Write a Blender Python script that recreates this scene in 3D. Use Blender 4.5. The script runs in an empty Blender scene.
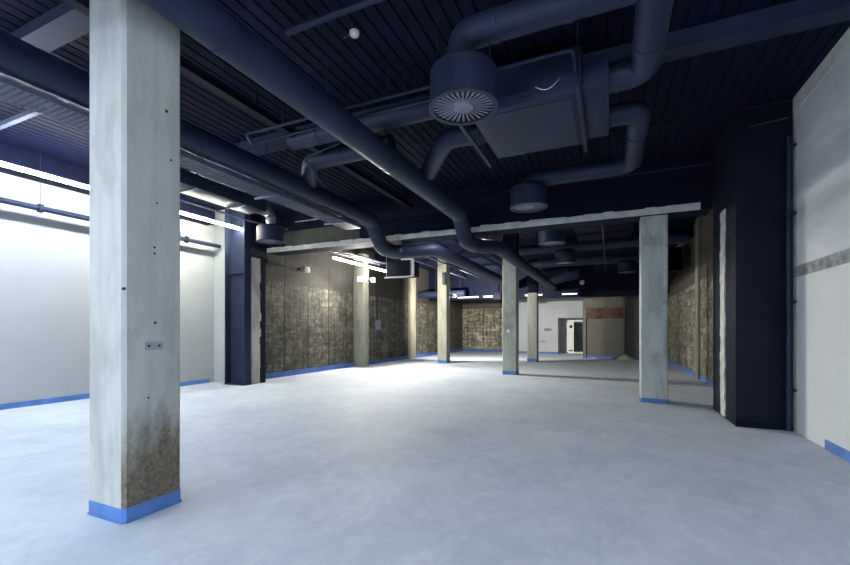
import bpy, bmesh, math, random
from mathutils import Vector, Matrix
random.seed(7)
S = bpy.context.scene
C = S.collection
PI = math.pi
V = Vector

# ------------------------------------------------------------------ materials
class NT:
    def __init__(s, name):
        s.m = bpy.data.materials.new(name); s.m.use_nodes = True
        s.t = s.m.node_tree; s.b = s.t.nodes['Principled BSDF']
    def n(s, typ, props=None, **inp):
        nd = s.t.nodes.new(typ)
        for k, v in (props or {}).items(): setattr(nd, k, v)
        for k, v in inp.items(): s.set(nd, k, v)
        return nd
    def set(s, nd, k, v):
        key = int(k[1:]) if k[0] == 'i' and k[1:].isdigit() else k.replace('_', ' ')
        sock = nd.inputs[key]
        if isinstance(v, bpy.types.NodeSocket): s.t.links.new(v, sock)
        elif isinstance(v, bpy.types.Node): s.t.links.new(v.outputs[0], sock)
        else: sock.default_value = v
    def out(s, k, v): s.set(s.b, k, v)
    def coord(s): return s.n('ShaderNodeTexCoord').outputs['Object']
    def scale(s, vec, sc, loc=(0, 0, 0)):
        return s.n('ShaderNodeMapping', Vector=vec, Scale=sc, Location=loc).outputs[0]
    def noise(s, vec, scale, detail=4, rough=.55, dist=0):
        return s.n('ShaderNodeTexNoise', Vector=vec, Scale=scale, Detail=detail, Roughness=rough, Distortion=dist).outputs[0]
    def ramp(s, fac, stops):
        r = s.n('ShaderNodeValToRGB', Fac=fac); e = r.color_ramp.elements
        while len(e) < len(stops): e.new(.5)
        for el, (p, c) in zip(e, stops):
            el.position = p
            el.color = (c, c, c, 1) if isinstance(c, (int, float)) else (*c, 1)
        return r.outputs[0]
    def mix(s, fac, a, b, blend='MIX'):
        nd = s.n('ShaderNodeMix', dict(data_type='RGBA', blend_type=blend))
        s.set(nd, 'i0', fac)
        for i, v in ((6, a), (7, b)):
            if isinstance(v, tuple): v = (*v, 1) if len(v) == 3 else v
            s.set(nd, 'i%d' % i, v)
        return nd.outputs[2]
    def math(s, op, a, b=0.0, c=0.0):
        nd = s.n('ShaderNodeMath', dict(operation=op)); s.set(nd, 'i0', a); s.set(nd, 'i1', b); s.set(nd, 'i2', c)
        return nd.outputs[0]
    def bump(s, h, strength=.3, dist=.02):
        s.out('Normal', s.n('ShaderNodeBump', Height=h, Strength=strength, Distance=dist).outputs[0])

def paint(name, col, rough=.5, metal=0, var=.25, scale=3.0, bump=0, spec=.5):
    k = NT(name); co = k.coord()
    n = k.noise(co, scale, 5)
    c2 = tuple(min(1, x * (1 + var)) for x in col); c1 = tuple(x * (1 - var) for x in col)
    k.out('Base_Color', k.ramp(n, [(.3, c1), (.7, c2)]))
    k.out('Roughness', rough); k.out('Metallic', metal); k.out('Specular_IOR_Level', spec)
    if bump: k.bump(k.noise(co, scale * 12, 4), bump, .01)
    return k.m

def emit(name, col, strength):
    k = NT(name)
    k.out('Base_Color', (.8, .8, .8, 1)); k.out('Emission_Color', (*col, 1)); k.out('Emission_Strength', strength)
    return k.m

def floor_mat():
    k = NT('screeded concrete floor'); co = k.coord()
    a = k.noise(co, .35, 6, .6, .6); b = k.noise(co, 1.6, 7, .65, .8); c = k.noise(co, 30, 4, .6)
    base = k.ramp(a, [(.3, (.41, .465, .55)), (.5, (.48, .535, .62)), (.72, (.55, .60, .68))])
    base = k.mix(k.ramp(b, [(.42, 0), (.75, .55)]), base, (.66, .70, .76))
    base = k.mix(k.ramp(b, [(.2, .5), (.42, 0)]), base, (.36, .405, .48))
    base = k.mix(k.ramp(c, [(.62, 0), (.85, .35)]), base, (.35, .39, .46))
    e = k.noise(k.scale(co, (1.2, .8, 1)), 4.5, 8, .72, 1.2)
    base = k.mix(k.ramp(e, [(.5, 0), (.68, .45)]), base, (.68, .715, .765))
    base = k.mix(k.ramp(e, [(.32, .35), (.45, 0)]), base, (.385, .43, .505))
    k.out('Base_Color', base)
    k.out('Roughness', k.ramp(b, [(.3, .6), (.7, .75)])); k.out('Specular_IOR_Level', .2)
    k.bump(k.noise(co, 55, 5, .7), .12, .01)
    return k.m

def white_block_mat(name, axis, base=(.70, .71, .70), grey=None, split=None, brick=(1.4, .62), mortar=.94):
    """painted blockwork; axis 'x' = wall in the YZ plane, 'y' = wall in the XZ plane"""
    k = NT(name); co = k.coord()
    sep = k.n('ShaderNodeSeparateXYZ', Vector=co)
    uv = k.n('ShaderNodeCombineXYZ', X=sep.outputs[1 if axis == 'x' else 0], Y=sep.outputs[2]).outputs[0]
    br = k.n('ShaderNodeTexBrick', Vector=uv, Color1=(1, 1, 1, 1), Color2=(.96, .96, .96, 1), Mortar=(mortar, mortar, mortar, 1), Scale=1.0,
             Mortar_Size=.006, Brick_Width=brick[0], Row_Height=brick[1])
    n = k.noise(co, .9, 6, .65, .4)
    col = k.mix(1, k.ramp(n, [(.3, tuple(x * .92 for x in base)), (.7, base)]), br.outputs[0], 'MULTIPLY')
    if grey:
        st = k.noise(k.scale(co, (1, .35, 1.6)), 1.3, 6, .6, .5)
        g = k.ramp(st, [(.3, tuple(x * .8 for x in grey)), (.7, tuple(x * 1.2 for x in grey))])
        up = k.ramp(k.math('ADD', sep.outputs[2], k.math('MULTIPLY', k.math('SUBTRACT', n, .5), .15)), [(0, 0), (1, 1)])
        f = k.math('GREATER_THAN', sep.outputs[2], split)
        col = k.mix(f, col, g)
    k.out('Base_Color', col); k.out('Roughness', .75)
    k.bump(k.math('ADD', k.math('MULTIPLY', br.outputs[1], -.6), k.noise(co, 25, 4)), .25, .006)
    return k.m

def bare_mat(name, axis, bright=.72):
    """old stained concrete with formwork panels, board marks and blotches"""
    k = NT(name); co = k.coord()
    sep = k.n('ShaderNodeSeparateXYZ', Vector=co)
    uv = k.n('ShaderNodeCombineXYZ', X=sep.outputs[1 if axis == 'x' else 0], Y=sep.outputs[2]).outputs[0]
    warp = k.n('ShaderNodeTexNoise', Vector=uv, Scale=1.3, Detail=3.0).outputs[1]
    wuv = k.n('ShaderNodeVectorMath', dict(operation='MULTIPLY_ADD'), i0=warp, i1=(.16, .10, 0), i2=uv).outputs[0]
    panels = k.n('ShaderNodeTexBrick', Vector=uv, Color1=(1, 1, 1, 1), Color2=(.6, .6, .6, 1), Mortar=(.1, .095, .08, 1), Scale=1.0,
                 Mortar_Size=.03, Mortar_Smooth=.4, Brick_Width=1.15, Row_Height=5.2, Bias=-.2)
    panels.offset = 0
    small = k.n('ShaderNodeTexBrick', Vector=wuv, Color1=(1, 1, 1, 1), Color2=(.3, .3, .3, 1), Mortar=(.35, .35, .35, 1), Scale=1.0,
                Mortar_Size=.02, Mortar_Smooth=.6, Brick_Width=.55, Row_Height=.24)
    a = k.noise(k.scale(uv, (1.0, .6, 1)), 1.1, 8, .7, .7)
    b = k.noise(k.scale(uv, (4.0, .35, 1)), 1.8, 6, .7)
    d = k.noise(k.scale(uv, (1.0, 1.6, 1)), 4.0, 7, .72, .5)
    col = k.ramp(a, [(.28, (.07, .065, .048)), (.48, (.19, .178, .135)), (.62, (.31, .29, .225)), (.8, (.44, .42, .34))])
    col = k.mix(k.ramp(b, [(.38, .85), (.56, 0)]), col, (.045, .04, .03))
    col = k.mix(k.ramp(d, [(.5, 0), (.62, .8)]), col, (.40, .38, .30))
    col = k.mix(k.ramp(d, [(.34, .85), (.45, 0)]), col, (.03, .027, .02))
    col = k.mix(.7, col, small.outputs[0], 'MULTIPLY')
    col = k.mix(1, col, panels.outputs[0], 'MULTIPLY')
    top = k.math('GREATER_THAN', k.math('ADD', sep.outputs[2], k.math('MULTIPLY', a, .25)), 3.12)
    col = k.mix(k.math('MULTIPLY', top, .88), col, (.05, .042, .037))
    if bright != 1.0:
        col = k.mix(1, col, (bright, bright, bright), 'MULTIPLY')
    k.out('Base_Color', col); k.out('Roughness', .85)
    k.bump(k.math('ADD', k.math('MULTIPLY', panels.outputs[1], -1.2), k.math('MULTIPLY', d, 1.2)), .6, .03)
    return k.m

def concrete_mat(name, base, stain=0.0, dark=.55, rnd=0.0, pits=True):
    k = NT(name); co = k.scale(k.coord(), (1, 1, 1), (rnd, rnd * 1.7, rnd * .3))
    raw = k.coord(); sep = k.n('ShaderNodeSeparateXYZ', Vector=raw)
    a = k.noise(k.scale(co, (1, 1, .45)), 2.2, 7, .62, .5); b = k.noise(k.scale(co, (8, 8, .6)), 1.0, 4, .6)
    c = k.noise(co, 26, 4, .7)
    lo = tuple(x * dark for x in base)
    col = k.ramp(a, [(.3, lo), (.5, base), (.75, tuple(min(1, x * 1.12) for x in base))])
    col = k.mix(k.ramp(b, [(.38, .35), (.55, 0)]), col, lo)
    if pits:
        vo = k.n('ShaderNodeTexVoronoi', Vector=k.scale(co, (1, 1, .8)), Scale=9.0).outputs[0]
        col = k.mix(k.ramp(vo, [(.03, .7), (.05, 0)]), col, tuple(x * .35 for x in base))
    if stain:
        # brown water stain climbing the foot of the side that faces the room
        geo = k.n('ShaderNodeNewGeometry'); gs = k.n('ShaderNodeSeparateXYZ', Vector=geo.outputs['Normal'])
        side = k.ramp(gs.outputs[0], [(.3, 0), (.75, 1)])
        edge = k.math('ADD', sep.outputs[2], k.math('MULTIPLY', k.math('SUBTRACT', k.noise(k.scale(co, (1, 2.6, .8)), 2.6, 6, .7), .5), 1.1))
        edge = k.math('SUBTRACT', edge, k.math('MULTIPLY', sep.outputs[1], .45))
        f = k.ramp(k.math('MULTIPLY', edge, 1.0), [(.5, .95), (.95, .0)])
        f = k.math('MULTIPLY', k.math('MULTIPLY', f, side), stain)
        sc = k.ramp(c, [(.35, (.065, .047, .028)), (.65, (.22, .165, .105))])
        col = k.mix(f, col, sc)
    k.out('Base_Color', col); k.out('Roughness', .8)
    k.bump(k.math('ADD', c, k.math('MULTIPLY', a, 2.0)), .3, .01)
    return k.m

NAVY = (.030, .036, .066)
M = {}
M['navy'] = paint('navy paint', (.0042, .006, .021), .7, spec=.12)
M['deck'] = paint('navy painted metal deck', (.0046, .0066, .023), .7, spec=.12)
M['duct'] = paint('navy painted spiral duct', (.017, .0245, .057), .5, 0, .2, 2, spec=.3)
M['navy_steel'] = paint('navy painted steel', (.017, .0235, .052), .5, 0, .2, 2, spec=.25)
M['navy_dark'] = paint('near black navy paint', (.0065, .009, .022), .65, spec=.18)
M['tray'] = paint('galvanised cable tray, overspray', (.17, .18, .25), .45, .3)
M['galv'] = paint('galvanised steel', (.45, .46, .47), .35, .8)
M['flex'] = paint('silver flexible duct', (.50, .51, .52), .3, .7)
M['pale'] = paint('unpainted pale concrete edge', (.52, .53, .51), .8, 0, .22, 5, .4)
M['plaster'] = paint('rough plaster strip', (.50, .50, .47), .85, 0, .25, 6, .5)
M['white'] = paint('white plastic', (.75, .75, .74), .4, 0, .04)
M['offwhite'] = paint('off white batten body', (.55, .56, .55), .45, 0, .05)
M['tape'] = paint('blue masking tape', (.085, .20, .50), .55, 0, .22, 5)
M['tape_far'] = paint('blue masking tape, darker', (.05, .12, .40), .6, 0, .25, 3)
M['red'] = paint('red wire', (.45, .02, .02), .5)
M['black'] = paint('black rubber', (.008, .008, .01), .6)
M['rust'] = paint('rust brown timber', (.062, .027, .015), .75, 0, .5, 5, .3)
M['band'] = paint('rough grey recessed band', (.27, .28, .29), .85, 0, .45, 9, .5)
M['rubble'] = paint('pale rubble', (.42, .40, .36), .9, 0, .35, 9, .6)
M['soil'] = paint('dark soffit stain', (.03, .028, .026), .9)
M['floor'] = floor_mat()
M['wl'] = white_block_mat('white painted block wall', 'x', (.42, .435, .445))
M['wr'] = white_block_mat('white and grey rendered wall', 'x', (.60, .62, .64), (.60, .62, .64), 2.43)
M['wb'] = white_block_mat('white painted rear wall', 'y', (.40, .415, .46))
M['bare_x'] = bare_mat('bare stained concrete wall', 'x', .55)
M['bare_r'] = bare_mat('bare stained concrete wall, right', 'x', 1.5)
M['strut'] = paint('painted strut', (.075, .085, .13), .5, spec=.3)
M['thin'] = paint('grey patch on beam face', (.075, .076, .066), .7, 0, .5, 1.5, spec=.2)  # mottled grey, paler than the navy beam face around it
M['patch'] = paint('pale mauve patch', (.36, .37, .42), .7)
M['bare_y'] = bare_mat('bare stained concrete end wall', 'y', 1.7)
M['infill'] = white_block_mat('grey brown infill wall', 'y', (.10, .097, .087), brick=(.30, .9), mortar=.45)
M['faded'] = paint('faded grey timber', (.13, .127, .115), .85)
M['glass'] = paint('dark door glass', (.012, .012, .012), .08)

# ------------------------------------------------------------------ mesh builder
class MB:
    def __init__(s): s.bm = bmesh.new()
    def box(s, x0, x1, y0, y1, z0, z1, bev=0, seg=2):
        vs = [s.bm.verts.new(p) for p in ((x0, y0, z0), (x1, y0, z0), (x1, y1, z0), (x0, y1, z0), (x0, y0, z1), (x1, y0, z1), (x1, y1, z1), (x0, y1, z1))]
        fs = [s.bm.faces.new([vs[i] for i in f]) for f in ((3, 2, 1, 0), (4, 5, 6, 7), (0, 1, 5, 4), (1, 2, 6, 5), (2, 3, 7, 6), (3, 0, 4, 7))]
        if bev:
            ed = list({e for f in fs for e in f.edges})
            bmesh.ops.bevel(s.bm, geom=ed, offset=bev, segments=seg, profile=.5, affect='EDGES')
        return s
    def vbev_box(s, x0, x1, y0, y1, z0, z1, c):
        pts = [(x0 + c, y0), (x1 - c, y0), (x1, y0 + c), (x1, y1 - c), (x1 - c, y1), (x0 + c, y1), (x0, y1 - c), (x0, y0 + c)]
        return s.prism(pts, z0, z1)
    def prism(s, pts, z0, z1):
        a = [s.bm.verts.new((x, y, z0)) for x, y in pts]; b = [s.bm.verts.new((x, y, z1)) for x, y in pts]
        n = len(pts)
        s.bm.faces.new(a[::-1]); s.bm.faces.new(b)
        for i in range(n): s.bm.faces.new((a[i], a[(i + 1) % n], b[(i + 1) % n], b[i]))
        return s
    def tube(s, path, r, seg=20, R=None, k=6, cap=True, radii=None):
        pts = fillet(path, R, k) if R else [V(p) for p in path]
        rings = []; up = None
        for i, p in enumerate(pts):
            d = (pts[min(i + 1, len(pts) - 1)] - pts[max(i - 1, 0)]).normalized()
            if i and i < len(pts) - 1:
                d = ((pts[i + 1] - p).normalized() + (p - pts[i - 1]).normalized()).normalized()
            if up is None:
                up = V((0, 0, 1)) if abs(d.z) < .9 else V((1, 0, 0))
            x = d.cross(up)
            if x.length < 1e-4: x = d.cross(V((1, 0, 0)))
            x.normalize(); y = x.cross(d).normalized(); up = y
            rr = radii[i] if radii else r
            rings.append([s.bm.verts.new(p + x * math.cos(2 * PI * j / seg) * rr + y * math.sin(2 * PI * j / seg) * rr) for j in range(seg)])
        for a, b in zip(rings, rings[1:]):
            for j in range(seg):
                s.bm.faces.new((a[j], a[(j + 1) % seg], b[(j + 1) % seg], b[j])).smooth = True
        if cap:
            s.bm.faces.new(rings[0][::-1]); s.bm.faces.new(rings[-1])
        return s
    def lathe(s, prof, c=(0, 0, 0), seg=40, axis='z'):
        rings = []
        for r, z in prof:
            if r < 1e-5: rings.append([s.bm.verts.new(s._ax(c, 0, 0, z, axis))])
            else: rings.append([s.bm.verts.new(s._ax(c, r * math.cos(2 * PI * j / seg), r * math.sin(2 * PI * j / seg), z, axis)) for j in range(seg)])
        for a, b in zip(rings, rings[1:]):
            for j in range(seg):
                q = [a[j % len(a)], a[(j + 1) % len(a)], b[(j + 1) % len(b)], b[j % len(b)]]
                q = list(dict.fromkeys(q))
                if len(q) > 2: s.bm.faces.new(q).smooth = True
        return s
    def _ax(s, c, x, y, z, axis):
        p = {'z': (x, y, z), 'x': (z, x, y), 'y': (x, z, y)}[axis]
        return (c[0] + p[0], c[1] + p[1], c[2] + p[2])
    def build(s, name, mat, parent=None, sharp=40):
        bmesh.ops.recalc_face_normals(s.bm, faces=s.bm.faces)
        me = bpy.data.meshes.new(name); s.bm.to_mesh(me); s.bm.free()
        me.materials.append(mat if not isinstance(mat, str) else M[mat])
        try: me.set_sharp_from_angle(angle=math.radians(sharp))
        except Exception: pass
        o = bpy.data.objects.new(name, me); C.objects.link(o)
        if parent: o.parent = parent
        return o

def fillet(path, R, k):
    P = [V(p) for p in path]; out = [P[0]]
    for i in range(1, len(P) - 1):
        a, b, c = P[i - 1], P[i], P[i + 1]
        u = (a - b).normalized(); w = (c - b).normalized()
        ang = u.angle(w)
        if ang > PI - .02: out.append(b); continue
        t = R / math.tan(ang / 2)
        t = min(t, (a - b).length * .49, (c - b).length * .49); rr = t * math.tan(ang / 2)
        bis = (u + w).normalized(); ctr = b + bis * (rr / math.sin(ang / 2))
        s0 = (b + u * t) - ctr; s1 = (b + w * t) - ctr; tot = s0.angle(s1); ax = s0.cross(s1).normalized()
        for j in range(k + 1):
            out.append(ctr + Matrix.Rotation(tot * j / k, 3, ax) @ s0)
    out.append(P[-1])
    return out

def empty(name, loc=(0, 0, 0), rz=0):
    o = bpy.data.objects.new(name, None); C.objects.link(o); o.location = loc; o.rotation_euler = (0, 0, rz); o.empty_display_size = .1
    return o
def tag(o, label, cat, group=None, kind=None):
    o['label'] = label; o['category'] = cat
    if group: o['group'] = group
    if kind: o['kind'] = kind
    return o
def thing(name, label, cat, loc=(0, 0, 0), rz=0, group=None): return tag(empty(name, loc, rz), label, cat, group)
def struct(name, mb, mat, parent=None):
    o = mb.build(name, mat, parent)
    if not parent: o['kind'] = 'structure'
    return o
def copy_tree(o, parent=None):
    c = o.copy(); C.objects.link(c)
    if parent: c.parent = parent
    for ch in list(o.children): copy_tree(ch, c)
    return c

# ------------------------------------------------------------------ room shell
XL, XR, XB = -10.45, 2.48, -9.6          # white left wall, right wall, bare left wall
CZ = 4.93
struct('floor', MB().box(-10.9, 2.9, -6.4, 29.2, -.15, 0), 'floor')
# ribbed metal deck: trapezoid ribs running the length of the room
mb = MB(); prof = []; x = -10.9; p = .16
while x < 2.9:
    prof += [(x, CZ), (x + .134, CZ), (x + .138, CZ + .022), (x + .156, CZ + .022)]; x += p
lo = [[mb.bm.verts.new((px, y, pz)) for px, pz in prof] for y in (-6.4, 29.2)]
hi = [[mb.bm.verts.new((px, y, CZ + .25)) for px in (prof[0][0], prof[-1][0])] for y in (-6.4, 29.2)]
for i in range(len(prof) - 1): mb.bm.faces.new((lo[0][i], lo[0][i + 1], lo[1][i + 1], lo[1][i]))
mb.bm.faces.new((hi[0][0], hi[0][1], hi[1][1], hi[1][0]))
mb.bm.faces.new(lo[0] + hi[0][::-1]); mb.bm.faces.new(lo[1] + hi[1][::-1])
mb.bm.faces.new((lo[0][0], hi[0][0], hi[1][0], lo[1][0])); mb.bm.faces.new((lo[0][-1], hi[0][1], hi[1][1], lo[1][-1]))
struct('ceiling', mb, 'deck')

struct('wall_left', MB().box(XL - .3, XL, -6.2, 8.5, 0, CZ).box(XL, -9.5, 8.45, 8.5, 0, CZ), 'wl')
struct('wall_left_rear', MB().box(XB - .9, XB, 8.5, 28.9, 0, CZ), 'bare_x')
struct('wall_right', MB().box(XR, XR + .3, -6.2, 7.9, 0, CZ), 'wr')
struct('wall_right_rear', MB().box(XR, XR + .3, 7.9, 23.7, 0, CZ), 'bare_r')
struct('wall_front', MB().box(XL - .3, XR + .3, -6.4, -6.2, 0, CZ), 'wb')
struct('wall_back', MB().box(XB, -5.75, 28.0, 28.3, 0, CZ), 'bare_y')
struct('wall_back_infill', MB().box(-1.36, XR + .3, 23.7, 24.2, 0, CZ), 'infill')
struct('wall_back_return', MB().box(-1.36, -1.1, 24.2, 28.4, 0, CZ), 'wl')
# white rear wall with a door recess
DX0, DX1, DT = -3.02, -1.36, 2.25
struct('wall_back_white', MB().box(-5.75, DX0, 27.2, 28.4, 0, CZ).box(DX0, DX1, 27.2, 28.4, DT, CZ), 'wb')
struct('wall_back_recess', MB().box(DX0, DX1, 28.3, 28.5, 0, DT), 'wb')
# trims
struct('trim_1', MB().box(XL, XL + .35, -6.2, 8.2, 4.46, CZ), 'navy')                       # edge beam over the white wall
struct('trim_2', MB().box(XR - .006, XR + .02, -6.2, 7.84, 2.27, 2.43), 'band')              # grey band in the right wall
struct('trim_4', MB().box(XB - .01, XB + .04, 8.5, 9.6, 3.55, CZ), 'navy')
struct('trim_3', MB().box(XR - .012, XR, -6.2, 7.84, CZ - .22, CZ), 'pale')
# taped skirtings
T = .11
struct('baseboard_left', MB().box(XL, XL + .012, -6.2, 8.3, 0, T), 'tape')
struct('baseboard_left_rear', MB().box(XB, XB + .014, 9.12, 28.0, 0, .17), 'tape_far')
struct('baseboard_right', MB().box(XR - .012, XR, -6.2, 6.85, 0, .12), 'tape')
struct('baseboard_right_rear', MB().box(XR - .012, XR, 9.45, 23.7, 0, .13), 'tape')
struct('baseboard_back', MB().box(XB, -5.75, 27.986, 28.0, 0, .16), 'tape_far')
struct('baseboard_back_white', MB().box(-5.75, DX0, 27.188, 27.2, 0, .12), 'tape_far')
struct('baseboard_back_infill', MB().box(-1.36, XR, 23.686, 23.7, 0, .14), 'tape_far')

# door in the recess
d = MB().box(-2.58, -2.50, 28.2, 28.3, .02, 2.12).box(-2.58, DX1, 28.2, 28.3, 2.04, 2.14).box(-2.58, DX1, 28.2, 28.3, .0, .1)
door = struct('door_1', d, 'white')
MB().box(-2.5, -2.16, 28.22, 28.3, .1, 2.04).build('side_panel', 'white', door)
MB().box(-2.16, -1.42, 28.25, 28.3, .1, 2.0).build('glazed_leaf', 'glass', door)
MB().box(-2.42, -2.25, 28.205, 28.22, 1.62, 1.82).build('dark_plate', 'black', door)
MB().box(-2.46, -2.22, 28.205, 28.22, .14, .22).build('kick_plate', 'black', door)
MB().box(-2.62, -2.59, 28.14, 28.3, 1.2, 1.38).build('handle', 'black', door)

# ------------------------------------------------------------------ columns
CM = [concrete_mat('column concrete, painted pale', (.48, .50, .47), .95, .66, 0),
      concrete_mat('column concrete, warm', (.29, .285, .235), 0, .6, 3.1),
      concrete_mat('column concrete, green grey', (.42, .44, .37), 0, .55, 5.7),
      concrete_mat('column concrete, grey', (.33, .34, .31), 0, .6, 8.3),
      concrete_mat('column concrete, speckled grey green', (.46, .50, .48), 0, .5, 11.9)]
def column(label, x0, y0, w, dpt, top, mat, c=.02, tape=.12, painted=None, tmat='tape'):
    t = thing('concrete_column', label, 'column', (x0 + w / 2, y0 + dpt / 2, 0), 0, None)
    a, b = w / 2, dpt / 2
    zt = painted or top
    MB().vbev_box(-a, a, -b, b, 0, zt, c).build('shaft', mat, t)
    if painted: MB().vbev_box(-a, a, -b, b, zt, top, c).build('painted_head', 'navy', t)
    e = .004
    if tape:
        m = MB().vbev_box(-a - e, a + e, -b - e, b + e, 0, tape, c)
        m.vbev_box(-a - .012, a + .012, -b - .012, b + .012, 0, .012, c).build('masking_tape', tmat, t)
    return t
c1 = column('large pale concrete column in the foreground, brown stain at its foot', -3.90, 1.97, .47, .48, CZ + .02, CM[0], .026, .115)
# screw holes, fixing patch and corner fixings on the foreground column
for (y, z, r) in ((.005, 1.56, .011), (-.045, 1.37, .011), (.04, 1.37, .011), (.0, 2.13, .009), (.0, 2.18, .009), (.02, 2.55, .008), (.1, 3.35, .014), (-.05, .95, .008), (.14, 2.95, .01)):
    MB().lathe([(0, .0), (r, .0), (r, .004), (0, .004)], (.2355, y, z), 12, 'x').build('screw_hole', 'black', c1)
MB().box(.2345, .2362, -.075, .075, 1.335, 1.405).build('fixing_patch', 'patch', c1)
for z in (1.12, .42, 1.78, .2):
    MB().lathe([(0, 0), (.009, 0), (.009, .014), (0, .014)], (.21, -.215, z), 10, 'x').build('corner_fixing', 'black', c1)
MB().lathe([(0, 0), (.012, 0), (.012, .016), (0, .016)], (.215, -.23, 1.82), 10, 'x').build('corner_fixing', 'black', c1)

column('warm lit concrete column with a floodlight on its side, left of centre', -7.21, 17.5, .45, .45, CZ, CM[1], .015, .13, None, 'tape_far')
t = bpy.data.objects['concrete_column.001']
MB().box(.04, .21, -.3, -.22, 3.55, 4.1, .008).build('junction_box', 'navy_steel', t)
c3 = column('concrete column carrying a small white plate, at the centre of the hall', -3.33, 13.83, .46, .46, CZ, CM[2], .015, .13, 3.95)
MB().box(-.075, .02, -.242, -.23, 1.42, 1.52, .004).build('switch_plate', 'white', c3)
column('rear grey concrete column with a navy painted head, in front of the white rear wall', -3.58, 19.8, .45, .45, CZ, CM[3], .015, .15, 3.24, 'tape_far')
column('speckled grey green concrete column standing under the right end of the pale edged beam', .57, 9.75, .5, .42, 3.86, CM[4], .02, .085)

# wall piers (attached to the walls)
tag(MB().box(XB, -9.13, 14.3, 14.72, 0, 4.6, .01).build('wall_pier', CM[1]), 'pale concrete wall pier lit by two floodlights, on the bare left wall', 'pier')
tag(MB().box(XB, -9.45, 19.3, 19.95, 0, 4.6, .01).build('wall_pier', concrete_mat('pier concrete, dim', (.28, .26, .2), 0, .6, 14)), 'dim concrete pier further along the bare left wall, behind the hanging fan coil unit', 'pier')
tag(MB().box(2.4, XR, 14.85, 15.25, 0, CZ, .01).build('wall_pier', concrete_mat('pier concrete, brown', (.24, .22, .165), 0, .6, 17)), 'brown concrete pier on the bare right wall', 'pier')

# left steel column and raw jamb
t = thing('steel_column', 'navy painted steel H column at the end of the white left wall', 'column', (-9.38, 8.33, 0))
m = MB(); m.box(-.37, -.34, -.11, .11, 0, CZ); m.build('flange', 'navy_steel', t)
m = MB(); m.box(.33, .37, -.11, .11, 0, CZ); m.build('flange', 'navy_steel', t)
MB().box(-.34, .33, .06, .085, 0, CZ).build('web', 'navy_steel', t)
MB().box(-.40, .40, -.14, .12, 0, .02).build('base_plate', 'navy_steel', t)
MB().box(-.34, .33, -.02, .06, 3.05, 3.07).build('stiffener', 'navy_steel', t)
j = MB(); n = 16                                                    # ragged raw concrete jamb
for i in range(n):
    z0, z1 = 3.5 * i / n, 3.5 * (i + 1) / n
    j.box(-9.5, -9.0 + random.uniform(-.012, .012), 8.47, 8.78 + random.uniform(-.03, .02), z0, z1)
tag(j.build('raw_jamb', concrete_mat('raw jamb concrete', (.55, .53, .44), 0, .55, 21)), 'ragged strip of raw pale concrete beside the left steel column', 'jamb')
tag(MB().box(-9.59, -9.03, 8.82, 9.0, 0, 3.6).build('steel_post', 'navy_dark'), 'dark navy post between the raw concrete jamb and the bare wall', 'post')

# right navy pier
t = thing('boxed_pier', 'wide dark navy boxed pier standing against the right wall', 'pier', (2.12, 8.6, 0))
MB().box(-.35, .35, -.75, .8, 0, CZ - .005, .012).build('casing', 'navy_dark', t)
m = MB(); n = 26
for i in range(n):
    z0, z1 = .04 + 3.5 * i / n, .04 + 3.5 * (i + 1) / n
    m.box(-.37, -.345, -.14 + random.uniform(-.03, .02), .14 + random.uniform(-.04, .04), z0, z1)
o = m.build('plaster_edge', 'plaster', t); o['label'] = 'ragged unpainted plaster edge'
MB().box(-.35, .35, -.755, -.74, 0, .09).build('kick_board', 'navy', t)
m = MB().tube([(2.40, 7.77, .03), (2.40, 7.77, 4.35)], .033, 14)
t = thing('vertical_pipe', 'dark vertical pipe in the corner of navy pier and white right wall', 'pipe')
m.build('pipe', 'navy_steel', t)
for z in (.6, 1.9, 3.2, 4.2): MB().box(2.36, XR, 7.74, 7.80, z, z + .03).build('clip', 'navy_steel', t)
tag(MB().tube([(1.95, 7.842, 4.62), (2.40, 7.842, 4.66)], .012, 8).build('conduit_stub', 'rust'), 'short pinkish conduit stub at the head of the navy pier', 'conduit')

# ------------------------------------------------------------------ beams
t = thing('downstand_beam', 'deep navy beam across the hall with a ragged pale lower edge', 'beam')
MB().box(-10.4, 1.8, 9.6, 10.17, 3.86, CZ + .02).build('beam_body', 'navy', t)
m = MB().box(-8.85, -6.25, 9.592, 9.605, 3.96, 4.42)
o = m.build('grey_patch', 'thin', t); o['label'] = 'grey patch above the pale edge'
m = MB(); n = 60
for i in range(n):
    x0 = -9.98 + 11.58 * i / n; x1 = -9.98 + 11.58 * (i + 1) / n
    m.box(x0, x1, 9.575 + random.uniform(-.004, .004), 9.61, 3.852, 3.985 + random.uniform(-.018, .012))
o = m.build('unpainted_edge', 'pale', t); o['label'] = 'ragged unpainted pale concrete edge'
tag(MB().box(XB, XR, 22.0, 22.6, 3.18, CZ).build('downstand_beam', 'navy'), 'dark navy beam crossing the far end of the hall, carrying small battens', 'beam')
tag(MB().box(XL + .35, XR, 2.42, 2.68, 4.80, CZ + .01).build('ceiling_beam', 'navy_steel'), 'flat navy ceiling beam nearest the camera, at upper left', 'beam', 'cross beams under the deck')
tag(MB().box(XL + .35, XR, 5.52, 5.78, 4.74, CZ + .01).build('ceiling_beam', 'navy_steel'), 'navy ceiling beam running to the top of the right wall', 'beam', 'cross beams under the deck')
tag(MB().box(XB, XR, 16.0, 16.3, 4.55, CZ + .01).build('ceiling_beam', 'navy'), 'navy ceiling beam behind the pale edged beam', 'beam', 'cross beams under the deck')
tag(MB().box(-10.1, -5.9, 3.30, 3.37, 4.78, 4.85).box(-9.5, -9.48, 3.32, 3.35, 4.85, CZ + .03).box(-6.5, -6.48, 3.32, 3.35, 4.85, CZ + .03).build('strut_channel', 'strut'), 'pale strut channel crossing the ceiling at far left', 'strut')
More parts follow.
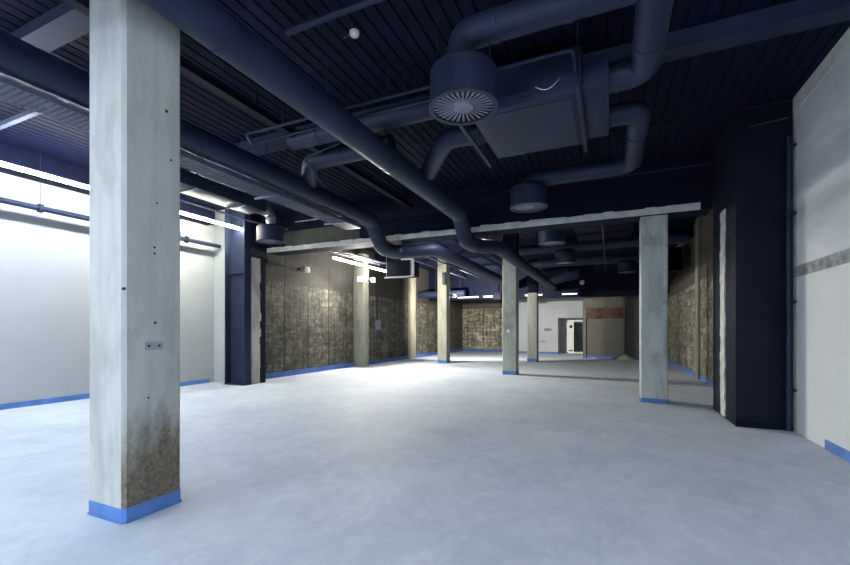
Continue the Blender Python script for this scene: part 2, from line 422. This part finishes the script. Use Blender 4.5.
m = MB().box(-4.66, -4.54, -3, 9.5, 4.56, 4.575).box(-4.66, -4.54, -3, 9.5, 4.665, 4.68).box(-4.606, -4.594, -3, 9.5, 4.57, 4.67)
for y in (-2, 1, 3.05, 4.4, 7.0): m.box(-4.61, -4.59, y, y + .02, 4.68, CZ + .03)
tag(m.build('lifting_rail', 'navy_dark'), 'black I section rail hung lengthwise behind the foreground column head', 'rail')

# ------------------------------------------------------------------ ducts
def duct(name, label, path, r, R=None, k=6, collars=(), hangs=(), mat='duct', cat='duct', seg=28, group=None, flange=False, htop=CZ + .04):
    t = thing(name, label, cat, (0, 0, 0), 0, group)
    wall = MB().tube(path, r, seg, R, k).build('duct_wall', mat, t)
    for (p, dirn) in collars:
        dv = V(dirn).normalized() * .03; p = V(p)
        MB().tube([p - dv, p + dv], r + .008, seg).build('joint_collar', mat, wall)
    for p in hangs:
        m = MB(); x, y, z = p
        m.tube([(x, y, z + r - .01), (x, y, htop)], .006, 6)
        m.build('hanger_rod', 'navy_steel', t)
    return t
Z1 = 4.12; X1 = -3.13
duct('round_duct', 'long round navy duct passing in front of the foreground column head and down the hall',
     [(X1, -4, Z1), (X1, 8.92, Z1), (X1, 9.34, 3.62), (X1, 10.0, 3.62), (-2.64, 10.55, 3.64), (-2.64, 21.9, 3.64)], .178, .35, 4,
     [((X1, y, Z1), (0, 1, 0)) for y in (-.5, 2.6, 5.6, 8.0)] + [((X1, 9.5, 3.64), (0, 1, 0)), ((-2.64, 14.0, 3.64), (0, 1, 0))],
     [(X1, y, Z1) for y in (.6, 4.1, 7.2)] + [(-2.64, 12.6, 3.64), (-2.64, 17, 3.64)], group='long ducts')
X2 = -5.4; Z2 = 4.2
duct('round_duct', 'long round navy duct over the perforated tray, passing behind the foreground column',
     [(X2, -4, Z2), (X2, 8.85, Z2), (X2, 9.34, 3.63), (X2, 10.1, 3.64), (-4.6, 10.9, 3.80), (-4.6, 21.9, 3.80)], .19, .35, 4,
     [((X2, y, Z2), (0, 1, 0)) for y in (1.2, 4.1, 7.0)] + [((X2, 9.6, 3.64), (0, 1, 0)), ((-4.6, 14.2, 3.80), (0, 1, 0))],
     [(X2, y, Z2) for y in (2.9, 5.4, 7.9)] + [(-4.6, 13, 3.8), (-4.6, 17, 3.8)], group='long ducts')
# duct feeding the air handling box from overhead
duct('round_duct', 'overhead round duct that turns down the right side of the air handling box',
     [(.36, -4, 4.56), (.36, 5.28, 4.42), (-.05, 5.28, 4.42)], .155, .3, 5, [((.36, 3.9, 4.42 + .02), (0, 1, 0)), ((.36, 4.75, 4.43), (0, 1, 0))], [(.36, 2, 4.46), (.36, 4.5, 4.43)])
duct('round_duct', 'round cross duct ending in an elbow over the large round diffuser',
     [(.26, 4.1, 4.56), (-1.42, 4.1, 4.56), (-1.42, 4.1, 4.25)], .15, .24, 6, [((-.35, 4.1, 4.56), (1, 0, 0)), ((-1.05, 4.1, 4.56), (1, 0, 0))], [(-.8, 4.1, 4.56)])
duct('round_duct', 'round duct leaving the box and elbowing back to the second diffuser',
     [(-.05, 6.2, 4.42), (.36, 6.2, 4.42), (.36, 8.2, 4.42), (-1.46, 8.2, 4.42), (-1.46, 8.2, 4.18)], .145, .24, 6,
     [((.36, 6.9, 4.42), (0, 1, 0)), ((.0, 8.2, 4.42), (1, 0, 0)), ((-1.0, 8.2, 4.42), (1, 0, 0))], [(.36, 7.5, 4.42), (-.6, 8.2, 4.42)])
duct('round_duct', 'round cross duct from the left ducts into the side of the air handling box',
     [(-4.75, 5.3, 4.58), (-2.95, 5.3, 4.58), (-1.62, 5.3, 4.58)], .14, .2, 3, [((-4.2, 5.3, 4.58), (1, 0, 0)), ((-2.1, 5.3, 4.58), (1, 0, 0))], [(-3.9, 5.3, 4.58), (-2.4, 5.3, 4.58)])
duct('round_duct', 'short curved branch from the air handling box down into the long front duct',
     [(-1.62, 5.95, 4.42), (-2.3, 5.95, 4.44), (-2.95, 6.75, 4.30)], .15, .35, 7, [((-1.8, 5.95, 4.42), (1, 0, 0))], [(-2.05, 5.95, 4.44)])
duct('round_duct', 'round branch duct with an angled take off, linking the two long ducts',
     [(-5.4, 6.5, 4.3), (-5.0, 6.05, 4.56), (-3.3, 6.05, 4.58)], .15, .3, 5, [((-4.3, 6.05, 4.58), (1, 0, 0))], [(-4.0, 6.05, 4.58)])
duct('round_duct', 'dark round duct crossing low behind the warm lit column',
     [(XB, 20.6, 3.42), (-6.95, 20.6, 3.42)], .17, .3, 4, [((-8.2, 20.6, 3.42), (1, 0, 0))], [(-8.6, 20.6, 3.42), (-7.2, 20.6, 3.42)])
for (lab, y, x0, x1) in (('dark round cross duct just behind the pale edged beam', 11.6, -5.3, 1.9), ('dark round cross duct midway down the rear hall', 15.2, -3.0, 2.2),
                         ('dark round cross duct furthest down the rear hall', 18.6, -5.3, 2.1)):
    duct('round_duct', lab, [(x0, y, 4.38), (x1, y, 4.38)], .16, None, 4, [((x0 + 2.2, y, 4.38), (1, 0, 0)), ((-.2, y, 4.38), (1, 0, 0))], [(x0 + 1.2, y, 4.38), (x1 - 1, y, 4.38)])
# rectangular ducts
def rect_duct(label, x0, x1, y0, y1, z0, z1, mat='duct', fl=None, rods=True):
    t = thing('rectangular_duct', label, 'duct')
    MB().box(x0, x1, y0, y1, z0, z1, .008).build('duct_wall', mat, t)
    m = MB(); L = 1.25; lx = (x1 - x0) > (y1 - y0)
    q = (x0 if lx else y0)
    end = (x1 if lx else y1)
    while q < end - .02:
        if lx: m.box(q, q + .03, y0 - .025, y1 + .025, z0 - .025, z1 + .025)
        else: m.box(x0 - .025, x1 + .025, q, q + .03, z0 - .025, z1 + .025)
        m.build('joint_flange', mat, t); m = MB()
        q += L
    if rods:
        for f in (.2, .8):
            m = MB()
            if lx: m.tube([(x0 + (x1 - x0) * f, (y0 + y1) / 2, z1 - .01), (x0 + (x1 - x0) * f, (y0 + y1) / 2, CZ + .04)], .008, 6)
            else: m.tube([((x0 + x1) / 2, y0 + (y1 - y0) * f, z1 - .01), ((x0 + x1) / 2, y0 + (y1 - y0) * f, CZ + .04)], .008, 6)
            m.build('hanger_rod', 'navy_steel', t)
    return t
rect_duct('flat rectangular duct over the left wall lights, feeding the small left diffuser', -8.35, -7.75, 4.6, 7.75, 4.42, 4.68, 'navy_steel')
rect_duct('long dark rectangular duct along the top of the bare right wall', 1.45, 2.2, 16.4, 21.9, 3.55, 4.3, 'navy')
rect_duct('wide dark rectangular duct over the middle of the rear hall', -1.0, .6, 12.6, 15.8, 4.5, 4.85, 'navy', rods=False)

# perforated cable tray below the second long duct
t = thing('cable_tray', 'pale perforated cable tray hung under the long left duct', 'tray')
m = MB(); xa, xb, z = -5.77, -5.39, 3.90
m.box(xa, xa + .012, -1, 8.3, z, z + .06); m.box(xb - .012, xb, -1, 8.3, z, z + .06)
cols = 7; wx = (xb - xa) / cols
for i in range(cols + 1):
    m.box(xa + i * wx - .012, xa + i * wx + .012, -1, 8.3, z, z + .004)
y = -1.0
while y < 8.3:
    m.box(xa, xb, y, y + .03, z, z + .004); y += .065
m.build('perforated_bed', 'tray', t)
for y in (1.5, 3.6, 5.6, 7.6): MB().box(xa - .12, xb + .06, y, y + .04, z - .035, z).build('support_strut', 'tray', t)
for y in (1.5, 3.6, 5.6, 7.6):
    MB().tube([(xa - .08, y + .02, z - .04), (xa - .08, y + .02, CZ + .04)], .006, 6).build('hanger_rod', 'navy_steel', t)
for i, x in enumerate((-5.7, -5.66, -5.61, -5.5, -5.46)): MB().tube([(x, -1, z + .02), (x + .01, 4, z + .02), (x, 8.4, z + .02)], .013, 8).build('cable', 'black', t)

def ladder(label, xa, xb, y0, y1, z, mat='tray'):
    t = thing('cable_ladder', label, 'tray'); m = MB()
    m.box(xa, xa + .02, y0, y1, z, z + .06).build('side_rail', mat, t); MB().box(xb - .02, xb, y0, y1, z, z + .06).build('side_rail', mat, t)
    y = y0 + .1
    while y < y1: MB().box(xa, xb, y, y + .03, z + .01, z + .03).build('rung', mat, t); y += .3
    for q in (.15, .85):
        MB().tube([(xa + .01, y0 + (y1 - y0) * q, z), (xa + .01, y0 + (y1 - y0) * q, CZ + .04)], .006, 6).build('hanger_rod', 'navy_steel', t)
ladder('short pale cable ladder hung beyond the beam above the lit pier', -8.35, -7.95, 10.6, 14.2, 4.05)
ladder('dark cable ladder running lengthwise over the rear hall centre', -4.5, -4.1, 10.4, 20.5, 4.3, 'navy_steel')

# ------------------------------------------------------------------ round diffusers
def diffuser(label, loc, r=.365, h=.40, mat='duct'):
    t = thing('round_diffuser', label, 'diffuser', loc, 0, 'round swirl diffusers')
    MB().lathe([(r - .012, .03), (r, .03), (r, h - .03), (r - .03, h), (.14, h + .01), (.14, h + .05), (0, h + .05)], seg=48).build('drum', mat, t)
    MB().lathe([(r - .035, .0), (r + .012, .0), (r + .012, .035), (r - .035, .035), (r - .035, 0)], seg=48).build('rim', mat, t)
    m = MB(); n = 30
    for i in range(n):
        a = 2 * PI * i / n; ca, sa = math.cos(a), math.sin(a)
        w0, w1 = .006, .017
        for (za, zb) in ((.018, .020),):
            q = []
            for (rr, ww, z) in ((.1, -w0, za), (r - .03, -w1, za), (r - .03, w1, zb), (.1, w0, zb)):
                q.append((rr * ca - ww * sa, rr * sa + ww * ca, z))
            lo_ = [m.bm.verts.new(p) for p in q]; hi_ = [m.bm.verts.new((p[0], p[1], p[2] + .006)) for p in q]
            m.bm.faces.new(lo_[::-1]); m.bm.faces.new(hi_)
            for k in range(4): m.bm.faces.new((lo_[k], lo_[(k + 1) % 4], hi_[(k + 1) % 4], hi_[k]))
    vn = m.build('vanes', 'tray' if mat == 'duct' else mat, t)
    MB().lathe([(0, .004), (.1, .006), (.115, .02), (.115, .045), (0, .045)], seg=32).build('hub', 'tray', vn)
    MB().lathe([(0, .1), (r - .02, .1), (r - .02, .11), (0, .11)], seg=32).build('back_plate', 'navy_dark', t)
    for sx in (-1, 1): MB().tube([(sx * (r - .06), .0, h - .06), (sx * (r - .06), .0, CZ + .03 - loc[2])], .005, 6).build('hanger_rod', 'navy_steel', t)
    return t
d0 = diffuser('large round swirl diffuser nearest the camera, hung at top centre', (-1.40, 4.1, 3.80), .345, .40)
def dup(label, loc):
    c = copy_tree(d0); c.location = loc; c['label'] = label; return c
dup('second round diffuser, hung in front of the pale edged beam', (-1.46, 8.2, 3.88))
for lab, loc in (('round diffuser just behind the pale edged beam', (-1.45, 11.6, 3.82)), ('round diffuser midway along the dim rear ceiling', (-1.43, 15.2, 3.82)),
                 ('round diffuser in the rear right, behind the speckled column', (.6, 18.6, 3.82))):
    dup(lab, loc)
dup('small lit round diffuser above the left steel column, under a silver elbow', (-8.05, 8.2, 3.78))
t = thing('flexible_elbow', 'ribbed silver flexible elbow above the small left diffuser', 'duct')
pts = fillet([(-8.05, 7.74, 4.55), (-8.05, 8.2, 4.55), (-8.05, 8.2, 4.2)], .2, 10)
pp = []; rad = []
for a, b in zip(pts, pts[1:]):
    for q in range(3):
        pp.append(a.lerp(b, q / 3)); rad.append(.125 + (.01 if len(pp) % 2 else -.006))
pp.append(pts[-1]); rad.append(.125)
MB().tube(pp, .12, 24, radii=rad).build('flexible_duct', 'flex', t)
for lab, y, x in (('stub duct', 11.6, -1.45),): pass

# ------------------------------------------------------------------ air handling box
t = thing('air_handling_unit', 'large navy air handling box hung from the deck right of the big diffuser', 'air handler')
MB().box(-1.62, -.30, 5.0, 6.45, 4.2, 4.73, .012).build('casing', 'duct', t)
MB().box(-.30, -.02, 5.05, 6.4, 4.24, 4.6, .01).build('plenum', 'duct', t)
MB().box(-1.5, -.42, 5.1, 6.35, 4.19, 4.205).build('access_panel', 'duct', t)
for x in (-1.8, -.36):
    m = MB().box(x, x + .05, 4.8, 6.6, 4.14, 4.19)
    m.build('support_rail', 'navy_steel', t)
    for y in (4.9, 6.5): MB().tube([(x + .025, y, 4.15), (x + .025, y, CZ + .04)], .007, 6).build('hanger_rod', 'navy_steel', t)
MB().box(-1.2, -.85, 4.975, 5.01, 4.28, 4.36, .006).build('isolator', 'navy_steel', t)
pts = [(-.8, 4.94, 4.33)] + [(-.8 + .24 * q, 4.94, 4.33 - .09 * math.sin(PI * q * .8) + .06 * q) for q in (.15, .3, .45, .6, .75, .9, 1)]
tag(MB().tube(pts + [(-.53, 4.99, 4.40)], .005, 8).build('white_cable', 'white'), 'loose white cable drooping beside the air handling box', 'cable')

# conduits in front of the box
def pipe(name, label, path, r, R=None, mat='navy_steel', cat='conduit', rods=(), group=None, clips=()):
    t = thing(name, label, cat, (0, 0, 0), 0, group)
    MB().tube(path, r, 12, R, 5).build('pipe', mat, t)
    for p in rods: MB().tube([p, (p[0], p[1], CZ + .04)], .005, 6).build('hanger_rod', 'navy_steel', t)
    for p, q in clips: MB().box(*[v for a, b in zip(p, q) for v in (a, b)]).build('fitting', mat, t)
    return t
pipe('conduit', 'upper thin conduit crossing behind the large round diffuser to the air handling box',
     [(-5.15, 4.85, 4.43), (-5.0, 4.6, 4.44), (-.36, 4.6, 4.44), (-.36, 4.95, 4.4)], .02, .06, rods=[(-4.3, 4.6, 4.44), (-2.57, 4.6, 4.44), (-2.2, 4.6, 4.44)])
pipe('conduit', 'lower thin conduit of the pair crossing behind the large round diffuser',
     [(-5.15, 4.95, 4.34), (-5.0, 4.72, 4.35), (-1.7, 4.72, 4.35), (-1.7, 4.95, 4.3)], .017, .08, rods=[(-4.0, 4.72, 4.35), (-2.4, 4.72, 4.35)])
pipe('conduit', 'bracing conduit bent diagonally between the two long ducts', [(-5.1, 6.6, 4.3), (-4.75, 5.6, 4.42), (-3.9, 5.5, 4.5), (-3.9, 5.5, 4.85)], .016, .1)
pipe('sprinkler_pipe', 'round pipe fixed flat under the deck at top centre', [(-3.3, 3.6, 4.82), (-1.9, 3.6, 4.82)], .035, None, 'duct', 'pipe', rods=[(-3.1, 3.6, 4.82), (-2.1, 3.6, 4.82)])
t = pipe('wall_pipe', 'long dark pipe on rods along the white left wall below the lights', [(-10.1, -5, 3.86), (-10.1, 8.35, 3.86)], .055, None, 'navy_steel', 'pipe',
     rods=[(-10.1, 3.05, 3.86), (-10.1, 4.3, 3.86), (-10.1, 7.35, 3.86), (-10.1, .5, 3.86)])
for y in (2.75, 3.05, 4.3, 6.65, 7.35):
    MB().tube([(-10.1, y - .03, 3.86), (-10.1, y + .03, 3.86)], .085 if y != 6.65 else .1, 14).build('coupling', 'navy_steel', t)
MB().tube([(-10.1, 7.2, 3.9), (-10.1, 7.2, 4.02)], .03, 10).build('valve', 'tray', t)
pipe('conduit', 'thin dark conduit along the deck on the far left', [(-7.0, .5, 4.75), (-7.0, 9.55, 4.75)], .022, None, rods=[(-7, 3, 4.75), (-7, 7, 4.75)])
pipe('conduit', 'pale rail running beside the flat rectangular duct over the left lights', [(-8.75, 4.5, 4.4), (-8.75, 8.3, 4.4), (-8.5, 9.3, 4.4)], .022, .2, 'tray', rods=[(-8.75, 5.5, 4.4), (-8.75, 7.7, 4.4)])
pipe('conduit', 'thin pale conduit to the right of the small left diffuser', [(-7.6, 8.6, 4.35), (-5.75, 8.6, 4.35)], .018, None, 'tray', rods=[(-7.4, 8.6, 4.35), (-6, 8.6, 4.35)])
pipe('conduit', 'conduit along the deck between the box and the right wall', [(-.2, 7.35, 4.7), (2.3, 7.35, 4.7)], .016, None, 'navy', rods=[(.9, 7.35, 4.7), (2.1, 7.35, 4.7)])
pipe('conduit', 'thin conduit fixed along the face of the pale edged beam', [(-2.2, 9.58, 4.72), (1.78, 9.58, 4.72)], .014)
for lab, x in (('leftmost thin conduit lengthwise under the rear deck', -7.3), ('middle thin conduit lengthwise under the rear deck', -6.5), ('rightmost thin conduit lengthwise under the rear deck', -.2)):
    pipe('conduit', lab, [(x, 10.2, 4.35), (x, 21.9, 4.35)], .03, None, 'tray' if x < -6 else 'navy_steel', rods=[(x, 12, 4.35), (x, 16, 4.35), (x, 20, 4.35)])

# smoke detector
t = thing('smoke_detector', 'small white smoke detector with red wires under the deck', 'detector', (-2.62, 3.92, 4.78))
MB().lathe([(0, 0), (.025, 0), (.05, .02), (.055, .045), (.055, .06), (0, .06)], seg=24).build('head', 'white', t)
MB().lathe([(0, .06), (.03, .06), (.03, .16), (0, .16)], seg=12).build('base', 'navy_steel', t)
for k in (0, 1):
    MB().tube([(-.03, 0, .05 + .012 * k), (-.09, .0, .05 - .01 * k), (-.12, .01, .045), (-.16, .02, .06 - .02 * k)], .004, 6).build('wire', 'red', t)
t = thing('sensor', 'small white sensor on the face of the far beam', 'sensor', (-1.3, 21.985, 3.86))
MB().lathe([(0, -.03), (.1, -.03), (.12, .03), (0, .03)], seg=20, axis='y').build('cover', 'white', t)

# hanging fan coil unit beyond the beam
t = thing('fan_coil_unit', 'dark fan coil box hung beyond the beam with white pipework', 'fan coil unit')
MB().box(-7.4, -6.4, 13.1, 13.8, 3.42, 3.95, .01).build('casing', 'navy_dark', t)
for x in (-7.38, -6.42):
    MB().tube([(x, 13.1, 3.36), (x, 13.1, CZ + .04)], .012, 6).build('hanger_rod', 'tray', t)
MB().box(-7.45, -6.35, 13.06, 13.12, 3.36, 3.41).build('support_rail', 'offwhite', t)
MB().tube([(-6.3, 13.05, 3.38), (-6.3, 13.05, 3.85), (-6.3, 13.05, 4.0), (-6.75, 13.05, 4.02)], .05, 12, .08, 4).build('drain_pipe', 'white', t)

# ------------------------------------------------------------------ lights
EM = [emit('cool led', (.80, .88, 1.0), 52), emit('warm led', (1.0, 1.0, .84), 56), emit('dim led', (1.0, .96, .86), .7), emit('flood lens', (1.0, .98, .88), 60), emit('added front led', (.82, .91, 1.0), 74), emit('rear led', (1.0, .98, .88), 45), emit('added hall led', (.95, .97, 1.0), 42), emit('added front led, strong', (.82, .91, 1.0), 115)]
def batten(label, x, y0, y1, z, em, along='y', w=.10, group='linear lights along the left wall', body='offwhite', top=CZ + .04):
    L = y1 - y0
    t = thing('linear_light', label, 'light', (x, y0, z) if along == 'y' else (y0, x, z), 0 if along == 'y' else -PI / 2, group)
    MB().box(-.018, .018, 0, L, .045, .08, .006).build('body', body, t)
    MB().box(-w / 2 + .006, w / 2 - .006, .02, L - .02, 0, .05, .014).build('diffuser', em, t)
    for q in (.12, .88):
        if top > z + .08: MB().tube([(0, L * q, .07), (0, L * q, top - z)], .004, 6).build('hanger_rod', 'navy_steel', t)
    return t
LX, LZ = -9.3, 4.25
batten('cool white linear light at far left above the white wall', LX, 2.1, 5.15, LZ, EM[0])
batten('warm white linear light between foreground column and steel column', LX, 5.5, 8.6, LZ, EM[1])
W = .1
batten('added unseen cool white linear light over the left wall, nearest one beside the camera', LX, -1.2, 1.8, LZ, EM[0])  # this and the next are unseen, added for their light
batten('added unseen cool white linear light over the left wall, rearmost one behind the camera', LX, -4.6, -1.6, LZ, EM[0])
for lab, x in (('added cool white fill light behind the camera, leftmost of the front row', -6.6), ('added cool white fill light behind the camera, second of the front row', -3.9),
               ('added cool white fill light behind the camera, third of the front row', -1.2), ('added cool white fill light behind the camera, rightmost of the front row', 1.3)):
    batten(lab, x, -5.2, -2.2, 4.35, EM[7] if x < -6 else EM[4], group='added fill lights at the front of the hall')  # unseen front row, added to brighten the near hall
batten('added fill light hidden behind the pale edged beam, over the middle of the hall', 10.62, -4.25, -2.9, 4.25, EM[6], 'x', .1, 'linear lights in the rear hall')  # unseen batten, added to lift the mid hall floor
batten('pale linear light hung in front of the lit pier', -8.6, 11.6, 15.2, 3.93, EM[5], group='linear lights in the rear hall')
BZ = 3.28
for lab, x0, x1 in (('longest small batten on the far beam, right of the warm lit column', -7.84, -6.6), ('short batten on the far beam left of the centre column', -6.35, -5.8),
                    ('batten on the far beam left of the door', -4.1, -3.2), ('batten on the far beam above the door', -2.25, -1.5)):
    batten(lab, 21.97, x0, x1, BZ, EM[2], 'x', .07, 'small battens on the far beam', 'offwhite')
t = thing('junction_box', 'black box fixed to the far beam left of the centre column', 'box')
MB().box(-5.75, -5.3, 21.7, 21.995, 3.12, 3.5, .01).build('housing', 'navy_dark', t)
MB().tube([(-5.5, 21.9, 3.49), (-5.5, 21.9, CZ + .03)], .025, 8).build('conduit', 'navy_dark', t)

def flood(label, loc, rz, watts, tgt, arm):
    t = thing('floodlight', label, 'light', loc, rz, 'floodlights in the rear hall')
    MB().box(-.11, .11, -.03, .05, -.09, .09, .012).build('housing', 'offwhite', t)
    MB().box(-.095, .095, -.04, -.028, -.075, .075).build('lens', EM[3], t)
    MB().tube([(0, .04, 0), (0, .05 + arm, 0)], .02, 10).build('bracket', 'navy_steel', t)
    ld = bpy.data.lights.new('flood_lamp', 'SPOT'); ld.energy = watts; ld.color = (1, .96, .84); ld.shadow_soft_size = .06
    ld.spot_size = math.radians(140); ld.spot_blend = .5
    lo_ = bpy.data.objects.new('flood_lamp', ld); C.objects.link(lo_)
    q = Matrix.Rotation(rz, 3, 'Z') @ V((0, -.06, 0))
    lo_.location = V(loc) + q
    dv = V(tgt) - lo_.location
    lo_.rotation_euler = dv.to_track_quat('-Z', 'Y').to_euler()
    return t
flood('left floodlight of the pair on the lit pier', (-9.05, 13.98, 3.52), math.radians(30), 480, (-4.5, 9.0, 0), .32)
flood('right floodlight of the pair on the lit pier', (-8.9, 14.62, 3.55), math.radians(85), 750, (-1, 16, .6), .2)
flood('floodlight fixed to the side of the warm lit column', (-6.52, 17.8, 3.05), math.radians(150), 1150, (-8.0, 28.0, 2.8), .26)

# ------------------------------------------------------------------ rear details
t = thing('timber_lintel', 'rust brown boarded panel set in the grey brown infill wall', 'panel', (-.32, 23.7, 2.1))
MB().box(-.9, -.03, -.05, 0, 0, .56, .008).build('board', 'rust', t)
MB().box(.0, .9, -.05, 0, 0, .56, .008).build('board', 'rust', t)
MB().box(-.03, .0, -.055, 0, 0, .58).build('middle_batten', 'infill', t)
m = MB().box(-1.28, -1.2, 23.64, 23.7, 0, 2.66).box(.6, .68, 23.64, 23.7, 0, 2.66)
tag(m.build('old_door_frame', 'faded'), 'faded frame of the blocked up opening below the rust brown panel', 'frame')
def mound(label, x, y, rx, ry, h):
    m = MB(); n, k = 22, 6
    rings = []
    for i in range(k + 1):
        f = i / k; rr = 1 - f
        if i == k: rings.append([m.bm.verts.new((0, 0, h * .95))]); break
        rings.append([m.bm.verts.new((rx * rr * math.cos(2 * PI * j / n) * random.uniform(.85, 1.1), ry * rr * math.sin(2 * PI * j / n) * random.uniform(.85, 1.05), h * (f ** .8) * random.uniform(.75, 1.15) if i else 0)) for j in range(n)])
    for a, b in zip(rings, rings[1:]):
        for j in range(n):
            q = list(dict.fromkeys([a[j], a[(j + 1) % n], b[(j + 1) % len(b)], b[j % len(b)]]))
            if len(q) > 2: m.bm.faces.new(q)
    m.bm.faces.new(rings[0][::-1])
    o = m.build('rubble_heap', 'rubble'); o.location = (x, y, 0); tag(o, label, 'rubble', 'rubble at the rear wall')
mound('larger pale rubble heap at the foot of the infill wall', .6, 23.2, .62, .4, .27)
mound('small rubble heap left of the larger one on the floor', -.75, 23.35, .22, .18, .1)
# dark marks on the white rear wall (illegible in the photograph: four upright glyph shapes)
t = thing('wall_lettering', 'row of small dark characters on the white rear wall', 'lettering', (-3.84, 27.195, 1.44))
for i, st in enumerate((((0, .03), (.06, .09)), ((0, .03), (.06, .09)), ((0, .03), (.06, .09)), ((.02, .055),))):
    m = MB(); x = i * .12
    for a, b in st: m.box(x + a, x + b, -.003, .005, 0, .17)
    if i < 3: m.box(x, x + .07, -.003, .005, .07, .1)
    else: m.box(x - .005, x + .07, -.003, .005, .15, .17); m.box(x - .005, x + .07, -.003, .005, 0, .02)
    m.build('glyph', 'black', t)
tag(MB().box(-4.1, -3.82, 27.16, 27.2, .72, .82, .008).build('socket_box', 'band'), 'small dark box low on the white rear wall beside the rear column', 'box')
t = thing('wall_conduit', 'conduit drop with a small blue grey box on the bare left wall', 'conduit', (-9.58, 16.15, 0))
MB().tube([(.02, 0, 1.9), (.02, 0, 3.6)], .03, 8).build('conduit', 'navy_steel', t)
MB().box(-.01, .1, -.16, .16, 1.5, 1.95, .01).build('box', 'tray', t)
t = thing('wall_bracket', 'small pale fitting near the top of the bare left wall', 'fitting', (-9.6, 11.0, 3.55))
MB().tube([(0, 0, 0), (.35, 0, 0)], .04, 10).build('arm', 'rust', t)
MB().box(.2, .4, -.14, .14, -.14, .06, .02).build('head', 'rubble', t)

# ------------------------------------------------------------------ camera, world, view
cam = bpy.data.cameras.new('camera'); co = bpy.data.objects.new('camera', cam); C.objects.link(co)
cam.sensor_width = 36; cam.lens = 36 * 415 / 850; cam.shift_y = 47.5 / 850; cam.clip_start = .05
co.location = (0, 0, 1.5); co.rotation_euler = (PI / 2, 0, math.radians(24.1))
S.camera = co
w = bpy.data.worlds.new('world'); S.world = w; w.use_nodes = True
w.node_tree.nodes['Background'].inputs[0].default_value = (.02, .025, .04, 1); w.node_tree.nodes['Background'].inputs[1].default_value = .2
S.view_settings.view_transform = 'Standard'; S.view_settings.look = 'None'; S.view_settings.gamma = 1; S.view_settings.use_curve_mapping = False
S.view_settings.exposure = 1.36
S.cycles.use_denoising = True; S.cycles.max_bounces = 10; S.cycles.diffuse_bounces = 6
